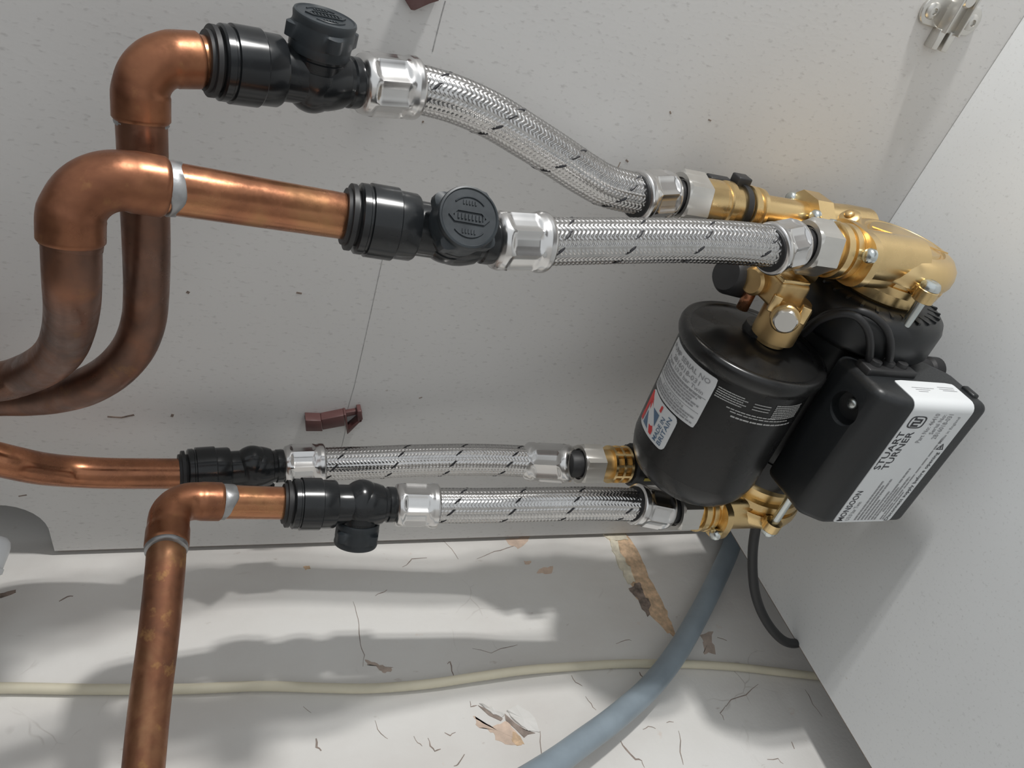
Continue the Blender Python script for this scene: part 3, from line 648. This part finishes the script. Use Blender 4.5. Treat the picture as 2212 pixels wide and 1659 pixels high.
def sheet(name, u0, u1, w0, w1, mapf, mat, parent, nu=24, nw=10, r=.0, edge=None):
    """rounded label: grid in (u,w), corners pulled in"""
    V = []; F_ = []
    for i in range(nu + 1):
        for j in range(nw + 1):
            u = u0 + (u1 - u0) * i / nu; w2 = w0 + (w1 - w0) * j / nw; V.append([u, w2])
    V = np.array(V)
    if r:
        ru, rw = r
        for q in V:
            du = min(q[0] - u0, u1 - q[0]) / ru; dw = min(q[1] - w0, w1 - q[1]) / rw
            if du < 1 and dw < 1:
                L_ = math.hypot(1 - du, 1 - dw); mx = max(1 - du, 1 - dw)
                if L_ > 1e-6 and mx > 0:
                    k = mx / L_; nd, nw_ = (1 - (1 - du) * k), (1 - (1 - dw) * k)
                    q[0] = u0 + nd * ru if q[0] - u0 < u1 - q[0] else u1 - nd * ru; q[1] = w0 + nw_ * rw if q[1] - w0 < w1 - q[1] else w1 - nw_ * rw
    for i in range(nu):
        for j in range(nw): a = i * (nw + 1) + j; F_.append((a, a + 1, a + nw + 2, a + nw + 1))
    top = [mapf(u, w2, 1) for u, w2 in V]; k0 = len(top); bot = [mapf(u, w2, 0) for u, w2 in V]
    F2 = [tuple(k0 + i for i in q[::-1]) for q in F_]
    rim = [i * (nw + 1) for i in range(nu + 1)] + [nu * (nw + 1) + j for j in range(1, nw + 1)] + [i * (nw + 1) + nw for i in range(nu - 1, -1, -1)] + [j for j in range(nw - 1, 0, -1)]
    side = [(rim[k], rim[(k + 1) % len(rim)], k0 + rim[(k + 1) % len(rim)], k0 + rim[k]) for k in range(len(rim))]
    return recalc(obj(name, top + bot, F_ + F2 + side, mat, parent, True, 40))
def vmap(l0, l1):
    return lambda a, y, t: vs_(a, y, l1 if t else l0)
sheet('serial_label', 54, 116, -.0155, .0262, vmap(-.0002, .0003), 'label_silver', vessel, 30, 8, (2.5, .002))
sheet('origin_sticker', 68, 112, -.0468, -.0168, vmap(-.0002, .0005), 'label_white', vessel, 24, 10, (5, .0045))

# lettering --------------------------------------------------------
def text_pts(s):
    cu = bpy.data.curves.new('lettering', 'FONT'); cu.body = s; cu.size = 1.0; cu.resolution_u = 2; cu.offset = 0.008
    o = bpy.data.objects.new('lettering', cu); COL.objects.link(o)
    dg = bpy.context.evaluated_depsgraph_get(); me = bpy.data.meshes.new_from_object(o.evaluated_get(dg))
    V = np.array([v.co[:2] for v in me.vertices]); Fc = [tuple(p.vertices) for p in me.polygons]
    bpy.data.objects.remove(o); bpy.data.curves.remove(cu); bpy.data.meshes.remove(me)
    lo, hi = V.min(0), V.max(0); return (V - lo) / (hi - lo), Fc
def letter(parent, s, rect, mapf, mat, name='lettering'):
    """rect (u0,u1,w0,w1): u along reading direction, w up"""
    V, Fc = text_pts(s); u0, u1, w0, w1 = rect
    P = [mapf(u0 + (u1 - u0) * a, w0 + (w1 - w0) * b) for a, b in V]
    return obj(name, P, Fc, mat, parent, False)
def dashes(parent, rows, mapf, mat, seed, name='small_print'):
    """unreadable small print: rows (u0,u1,w,h) cut into word-like dashes"""
    rnd = random.Random(seed); M = Mesh()
    for u0, u1, w2, h in rows:
        u = u0; sg = 1 if u1 > u0 else -1; total = abs(u1 - u0); done = 0
        while done < total * .98:
            ln = min(total - done, total * rnd.uniform(.035, .11)); a = u0 + sg * done; b = u0 + sg * (done + ln * .85)
            M.add([mapf(a, w2), mapf(b, w2), mapf(b, w2 + h), mapf(a, w2 + h)], [(0, 1, 2, 3)]); done += ln
    return M.build(name, mat, parent, False)
# on the vessel, serial label: reading direction runs round the vessel (falling angle), top towards +Y
vm = lambda a, y: vs_(a, y, .0006)
letter(vessel, 'PUMP SERIAL NO', (112, 59, .0195, .0232), vm, 'ink_grey')
letter(vessel, '2B16018-031', (104, 66, .0142, .0178), vm, 'ink_grey')
letter(vessel, 'Type: U3.0 bar Twin', (112, 60, .0092, .0130), vm, 'ink_grey')
dashes(vessel, [(113, 58 + (k % 3) * 4, .0070 - k * .0022, .0011) for k in range(5)], vm, 'ink_grey', 3)
letter(vessel, 'LOCATION', (100, 70, -.0072, -.0050), vm, 'ink_grey')
dashes(vessel, [(113, 57 + (k % 2) * 5, -.0092 - k * .0021, .0011) for k in range(3)], vm, 'ink_grey', 4)
for yy in (.0083, -.0040): wl = sheet('rule_line', 56, 114, yy, yy + .0003, vmap(.0002, .0005), 'ink_grey', vessel, 16, 1)
# origin sticker: reading direction along +Y, top towards rising angle
sm = lambda y, a: vs_(a, y, .0008)
letter(vessel, 'MADE IN', (-.0445, -.0245, 78.5, 83.0), sm, 'flag_blue')
letter(vessel, 'BRITAIN', (-.0445, -.0205, 72.5, 77.0), sm, 'flag_blue')
def flagpoly(pts, mat, lift): # pts in sticker units (reading dir 0..1, up 0..1)
    mf = [(vs_(86 + 25 * b, -.0440 + .0255 * a, lift)) for a, b in pts]; return obj('flag_mark', mf, [tuple(range(len(mf)))], mat, vessel, False)
flagpoly([(.02, .70), (.02, .30), (.45, .70)], 'flag_blue', .0008)
flagpoly([(.30, .02), (.70, .02), (.70, .45)], 'flag_blue', .0008)
flagpoly([(0, .80), (.80, .80), (.80, 0), (1.0, 0), (1.0, 1.0), (0, 1.0)], 'flag_red', .0009)
flagpoly([(0, 0), (.15, 0), (.82, .67), (.82, .82), (.67, .82), (0, .15)], 'flag_red', .0009)
# white print on the black shell
pm = lambda a, y: vs_(a, y, .0004)
rows = [(52, 30 - 3 * (k % 2), .0218 - k * .0017, .0008) for k in range(5)] + [(22, 8, .0205 - k * .0022, .0007) for k in range(3)] + [(4, -24, .0222 - k * .0015, .0008) for k in range(8)] + [(40, -2, .0112, .0008), (36, -16, .0092, .0008)]
dashes(vessel, rows, pm, 'ink_pale', 8); dashes(vessel, [(34, -22, .0058, .0012)], pm, 'ink_pale', 9)

# vessel fitting: brass tee, hex bolt, side boss, small copper tail, black plug
tee = obj('vessel_tee', *lathe((VX + .010, .052, VZ - .002), Y, [(-.004, .0105), (0, .0105), (.0005, .0150), (.026, .0150), (.0275, .0140), (.030, .0130)], 40), 'brass_dull', pump, True, 35)
v, f = box((VX - .002, .084, VZ + .004), (.017, .010, .012)); bevel_obj('tee_block', v, f, 'brass_dull', tee, .003)
v, f = box((VX - .002, .0945, VZ + .005), (.016, .0016, .011)); bevel_obj('tee_plate', v, f, 'brass', tee, .001)
bd = np.array([.80, .12, .58]); bd /= np.linalg.norm(bd); bp = np.array([VX + .012, .072, VZ + .001])
v, f = lathe(bp, bd, [(0, .0095), (.016, .0095), (.017, .0085)], 32); obj('boss', v, f, 'brass_dull', tee, True, 35)
v, f = lathe(bp + bd * .016, bd, [(0, .0078), (.005, .0078), (.0062, .0066), (.0063, .001)], 48, lambda i, s, r, ph: np.minimum(hexmod(6)(i, s, .0082, ph), r)); obj('hex_bolt', v, f, 'nickel', tee, True, 30)
for sg in (-1, 1):
    v, f = box(bp + bd * .010 + np.array([-.45, 0, .62]) * .0125 * sg + Y * .006, (.0035, .006, .003), (bd, Y, np.cross(bd, Y))); bevel_obj('tee_tab', v, f, 'brass', tee, .0008)
v, f = lathe((VX - .008, .083, VZ + .012), ZU + X * .25, [(0, .0095), (.010, .0095), (.012, .008), (.0125, .003)], 28); obj('side_plug', v, f, 'brass_dull', tee, True, 35)
v, f = tube([(VX - .009, .060, VZ + .016), (VX - .009, .078, VZ + .016)], .0042, 20); obj('capillary', v, f, 'copper', tee)
v, f = lathe((VX - .024, .075, VZ + .012), np.array([.2, .2, 1.]), [(0, .011), (.002, .0135), (.018, .0135), (.022, .011), (.0225, .004)], 28); obj('sensor_plug', v, f, 'black_rubber', tee, True, 40)
v, f = tube(spline([(VX - .004, .095, VZ - .012), (VX - .016, .104, IZ + .075), (-.030, .111, IZ + .050)]), .0105, 24); obj('feed_arm', v, f, 'brass_dull', tee)

# control box ------------------------------------------------------
BX0, BX1, BY0, BY1, BZ0, BZ1 = .036, .0910, -.0595, .0540, .0330, .1280
sec = [(BX0, BZ0 + .016), (BX0 + .016, BZ0), (BX1, BZ0), (BX1, BZ1 - .0165), (BX1 - .011, BZ1), (BX0, BZ1)]
poly = [np.array([x, BY0, z]) for x, z in sec]
v, f = prism(poly, Y * (BY1 - BY0))
cb = bevel_obj('control_box', v, f, 'box_black', pump, .0062, 5, 40)
def cut(target, v, f):
    c = recalc(obj('cutter', v, f, 'box_black', None, False)); c.matrix_world = Matrix.Identity(4); c.parent = pump
    md = target.modifiers.new('cut', 'BOOLEAN'); md.object = c; md.operation = 'DIFFERENCE'; md.solver = 'EXACT'
    bpy.context.view_layer.update(); dg = bpy.context.evaluated_depsgraph_get()
    me = bpy.data.meshes.new_from_object(target.evaluated_get(dg)); target.modifiers.clear(); old = target.data; target.data = me
    bpy.data.meshes.remove(old); bpy.data.objects.remove(c)
    target.data.polygons.foreach_set('use_smooth', [True] * len(me.polygons)); me.set_sharp_from_angle(angle=math.radians(35))
v, f = lathe((.0610, .0270, BZ1 - .011), ZU + X * .30, [(0, .0005), (.0006, .010), (.004, .0115), (.03, .0125)], 40); cut(cb, v, f)
v, f = lathe((.0605, .0290, BZ1 - .012), ZU + X * .3, [(0, .004), (.004, .004), (.0052, .0028), (.0054, .001)], 20); obj('lid_screw', v, f, 'zinc', cb, True, 40)
v, f = box((.0560, BY1 + .001, .1025), (.0068, .0035, .0220)); gr = bevel_obj('cable_gland', v, f, 'black_rubber', cb, .0012)
for dz in (-.012, 0, .012):
    v, f = lathe((.0550, BY1 + .0035, .1025 + dz), Y, [(0, .0045), (.004, .0040), (.0044, .003)], 20); obj('gland_boss', v, f, 'black_rubber', cb, True, 40)
# lid seam and hinge nib at the base
v, f = box((BX1 - .016, BY1 - .001, BZ0 + .006), (.006, .003, .003)); bevel_obj('lid_nib', v, f, 'box_black', cb, .0015)
# wires from the gland over to the motor
ca, sa = math.cos(PUMP_A), math.sin(PUMP_A)
def to_local(p):
    q = np.asarray(p) - PUMP_O; return np.array([q[0] * ca + q[1] * sa, -q[0] * sa + q[1] * ca, q[2]])
for pts in ([U(1874, 800, .517), U(1880, 750, .505), U(1874, 712, .498), U(1850, 684, .496), U(1815, 678, .500), U(1770, 692, .512), U(1735, 722, .530)],
            [U(1916, 803, .519), U(1924, 752, .507), U(1915, 712, .499), U(1885, 682, .496), U(1845, 671, .498), U(1790, 678, .508), U(1745, 705, .528)]):
    v, f = tube(spline([to_local(p) for p in pts]), .0026, 14); obj('motor_wire', v, f, 'black_rubber', pump)
# power cable hanging down into the gap behind the base board (pixel path converted to pump space)
pw = [U(1642, 1020, .62), U(1646, 1065, .628), U(1636, 1120, .64), U(1626, 1190, .658), U(1628, 1260, .675), U(1640, 1310, .69), U(1662, 1352, .70), U(1690, 1382, .708), U(1716, 1390, .716), U(1740, 1380, .73), U(1760, 1360, .75)]
v, f = tube(resample(spline([to_local(p) for p in pw]), .004)[0], .0043, 18); obj('power_cable', v, f, 'black_rubber', pump)
v, f = lathe(to_local(U(1640, 1010, .615)), to_local(U(1644, 1060, .627)) - to_local(U(1640, 1010, .615)), [(0, .0075), (.012, .0075), (.022, .0055), (.023, .004)], 20); obj('strain_relief', v, f, 'black_rubber', pump, True, 40)

# rating label: wraps from the front face round the corner on to the end face
CR = .0062
def bs(u, z, lift=.0003):
    """u measured along the front face in +Y, 0 at the corner tangent; beyond that it turns on to the end face"""
    yc, xc = BY1 - CR, BX1 - CR
    if u <= 0: return (BX1 + lift, yc + u, z)
    a = u / CR
    if a < math.pi / 2: return (xc + (CR + lift) * math.cos(a), yc + (CR + lift) * math.sin(a), z)
    return (xc - (u - CR * math.pi / 2), BY1 + lift, z)
LZ0, LZ1 = .0485, .1045
U0 = -(BY1 - CR - BY0) + .0035; UE = CR * math.pi / 2 + .0185
bmap = lambda u, z, t: bs(u, z, .0005 if t else -.0002)
sheet('rating_label', U0, UE, LZ0, LZ1, bmap, 'label_white', cb, 60, 8, (.003, .003))
LL = -U0; HZ = LZ1 - LZ0
bm_ = lambda s, t: bs(U0 + LL * s, LZ1 - HZ * t, .0007)       # s 0..1 along, t 0..1 downwards
def lt(s, s0, s1, t0, t1, mat='ink_black'): letter(cb, s, (s0, s1, t1, t0), bm_, mat)
lt('MONSOON', .015, .305, .045, .145); lt('U3.0 bar Twin', .02, .20, .185, .255, 'ink_grey')
lt('STUART', .505, .835, .03, .135); lt('TURNER', .505, .835, .165, .27)
lt('Part No: 46410', .745, .99, .40, .475, 'ink_grey'); lt('Serial No:', .82, .985, .52, .59, 'ink_grey'); lt('2B16018-031', .78, .99, .62, .70, 'ink_grey'); lt('Made in England', .745, .97, .80, .86, 'ink_grey')
lt('Disconnect supply before opening', .01, .665, .885, .965)
dashes(cb, [(.02, .40, .34, .03), (.02, .36, .40, .03), (.02, .42, .46, .03), (.02, .22, .52, .03), (.02, .30, .58, .03), (.02, .52, .64, .028), (.02, .34, .69, .028), (.10, .44, .74, .03), (.02, .80, .80, .022), (.02, .30, .845, .022)], bm_, 'ink_grey', 21)
# round corporate mark: rounded outline and three strokes
M = Mesh()
def ring(pts, wd, mapf, closed=True):
    P = np.array(pts); n = len(P); V = []
    c = P.mean(0)
    for p in P: V += [mapf(*p), mapf(*(c + (p - c) * (1 - wd)))]
    return V, [(2 * i, 2 * ((i + 1) % n), 2 * ((i + 1) % n) + 1, 2 * i + 1) for i in range(n if closed else n - 1)]
o_ = [(.865 + .1 * (a + .5), .06 + .26 * (b + .5)) for a, b in [(.5 * math.copysign(abs(math.cos(q)) ** .55, math.cos(q)), .5 * math.copysign(abs(math.sin(q)) ** .55, math.sin(q))) for q in np.linspace(0, 2 * math.pi, 36, endpoint=False)]]
M.add(*ring(o_, .16, bm_))
for (s0, s1, t0, t1) in ((.878, .893, .12, .24), (.893, .912, .12, .15), (.905, .918, .12, .26), (.918, .932, .23, .26), (.929, .942, .12, .26), (.942, .953, .12, .15)):
    M.add([bm_(s0, t0), bm_(s1, t0), bm_(s1, t1), bm_(s0, t1)], [(0, 1, 2, 3)])
recalc(M.build('round_mark', 'ink_black', cb, False))
M = Mesh(); M.add(*ring([(.69, .965), (.69, .835), (.69 + .055, .90)][::1], .35, bm_)); M.add([bm_(.70, .89), bm_(.722, .885), bm_(.722, .905), bm_(.70, .91)], [(0, 1, 2, 3)]); M.build('warning_triangle', 'ink_black', cb, False)
em = lambda z, u: bs(CR * math.pi / 2 + u, z, .0006)
dashes(cb, [(LZ1 - .010, LZ1 - .031, .0105, .0006), (LZ1 - .012, LZ1 - .026, .0085, .0006), (LZ1 - .013, LZ1 - .022, .0065, .0006), (LZ0 + .020, LZ0 + .004, .0125, .0006), (LZ0 + .020, LZ0 + .005, .0105, .0006), (LZ0 + .018, LZ0 + .004, .0088, .0006)], em, 'ink_grey', 22)

# ================================================================== other things
# grey conduit in front of the wall
cp = [np.array(onplane(x, y, 1, yy)) for x, y, yy in ((1600, 1118, .006), (1590, 1150, .006), (1572, 1200, .0065), (1540, 1268, .009), (1500, 1345, .0130), (1455, 1420, .0155), (1400, 1488, .0170), (1330, 1550, .020), (1260, 1602, .024), (1190, 1652, .032), (1090, 1712, .044), (930, 1790, .065), (700, 1880, .09))]
v, f = tube(resample(spline(cp), .005)[0], .0103, 28); tag(obj('conduit', v, f, 'conduit_grey', None, True, 60), 'grey plastic pipe rising from the gap and bending across the wall', 'pipe')
# cream cable along the wall
cc = [np.array(onplane(x, y, 1, YW + o)) for x, y, o in ((-160, 1492, .0045), (0, 1486, .0045), (200, 1489, .0045), (400, 1488, .005), (560, 1482, .006), (700, 1486, .0055), (800, 1487, .0055), (920, 1478, .006), (1030, 1462, .007), (1130, 1448, .007), (1220, 1441, .005), (1340, 1434, .0045), (1460, 1434, .0045), (1580, 1440, .0045), (1680, 1451, .0045), (1760, 1460, .0045), (1850, 1468, .0045))]
v, f = tube(resample(spline(cc), .005)[0], .0039, 18); tag(obj('cable', v, f, 'cable_cream', None, True, 60), 'thin cream electric cable running along the old painted wall', 'cable')
# white waste pipe end at the left edge
wp = thing('waste_pipe', 'white plastic pipe end at the left edge below the cut-out', 'pipe')
q0 = U(-14, 1168, .56); q1 = U(-62, 1290, .545); dq = q1 - q0
v, f = lathe(q0, dq, [(-.004, .004), (-.0035, .008), (-.001, .0108), (.003, .0122), (.008, .0125), (.03, .0120), (.031, .0105), (.42, .0105)], 36); obj('pipe', v, f, 'white_plastic', wp, True, 40)
v, f = lathe(q0 + dq / np.linalg.norm(dq) * .018, dq, [(0, .012), (.0004, .0132), (.004, .0132), (.0044, .012)], 36); obj('collar_ring', v, f, 'white_plastic', wp, True, 40)

# brown plastic clips on the side panel
def pp(x, y, h): return np.array(onplane(x, y, 0, h))
clip = thing('panel_clip', 'small brown plastic clip fixed on the side panel above the far hose', 'clip', group='brown plastic clips')
Xn = np.array([1.0, 0, 0])
def slab(name, pix, h0, h1, parent, mat='brown_plastic', bev=.0005):
    P = [pp(x, y, h1) for x, y in pix]; v, f = prism([p - Xn * (h1 - h0) for p in P], Xn * (h1 - h0)); return bevel_obj(name, v, f, mat, parent, bev)
slab('block', [(660, 908), (694, 909), (697, 932), (661, 932)], .0, .0095, clip)
slab('arm', [(694, 907), (743, 897), (745, 920), (697, 929)], .0, .0085, clip)
slab('backplate', [(658, 904), (695, 904), (744, 892), (780, 886), (783, 893), (744, 902), (697, 911), (660, 911)], .0, .004, clip)
slab('hook_arm', [(743, 896), (748, 896), (754, 936), (750, 939)], .0, .0085, clip)
slab('hook_brace', [(750, 930), (776, 908), (782, 905), (782, 911), (776, 914), (754, 936)], .0, .0085, clip)
slab('hook_tip', [(772, 889), (781, 888), (784, 906), (779, 912), (773, 910)], .0, .0085, clip)
clip2 = thing('panel_clip', 'brown plastic clip cut off by the top edge of the picture', 'clip', group='brown plastic clips')
slab('block', [(872, -4), (884, -30), (940, -38), (949, 2), (929, 8), (896, 23), (888, 22)], .0, .006, clip2)
slab('arm', [(884, -30), (900, -85), (930, -88), (938, -38)], .0, .005, clip2)

# hinge mounting plate at the upper right
hg = thing('hinge_plate', 'nickel hinge mounting plate screwed to the side panel at the top right', 'hinge')
hc = np.array([0, .5565, .064]); HY = np.array([0, math.cos(.02), math.sin(.02)]); HZ_ = np.array([0, -math.sin(.02), math.cos(.02)])
def hpt(y, z, h): return hc + HY * y + HZ_ * z + Xn * h
def hslab(name, pts, h0, h1, bev=.0008):
    v, f = prism([hpt(y, z, h0) for y, z in pts], Xn * (h1 - h0)); return bevel_obj(name, v, f, 'nickel', hg, bev)
for sg in (-1, 1):
    pts = [(-.009, sg * .004), (-.0095, sg * .013)] + [(.0 + .0095 * math.sin(q - math.pi / 2), sg * (.0185 + .0085 * math.cos(q - math.pi / 2))) for q in np.linspace(.3, math.pi - .3, 9)] + [(.0095, sg * .013), (.009, sg * .004)]
    hslab('wing', pts, .0, .0028)
    v, f = lathe(hpt(0, sg * .0185, .0026), Xn, [(0, .0055), (.0012, .0055), (.0026, .004), (.0028, .0022), (.0014, .0018), (.0014, .0004)], 24); obj('screw', v, f, 'nickel', hg, True, 40)
    v, f = box(hpt(.010, sg * .0062, .006), (.006, .020, .0009), (Xn, HY, HZ_)); bevel_obj('rail', v, f, 'nickel', hg, .0005)
    v, f = box(hpt(-.0150, sg * .0046, .0042), (.0042, .0065, .0028), (Xn, HY, HZ_)); bevel_obj('prong', v, f, 'nickel', hg, .0006)
v, f = box(hpt(.010, 0, .0035), (.0035, .020, .0062), (Xn, HY, HZ_)); bevel_obj('arm', v, f, 'nickel', hg, .0008)
v, f = lathe(hpt(.012, 0, .006), Xn, [(0, .0048), (.004, .0048), (.005, .0038), (.0052, .001)], 24); obj('adjuster_screw', v, f, 'nickel', hg, True, 40)
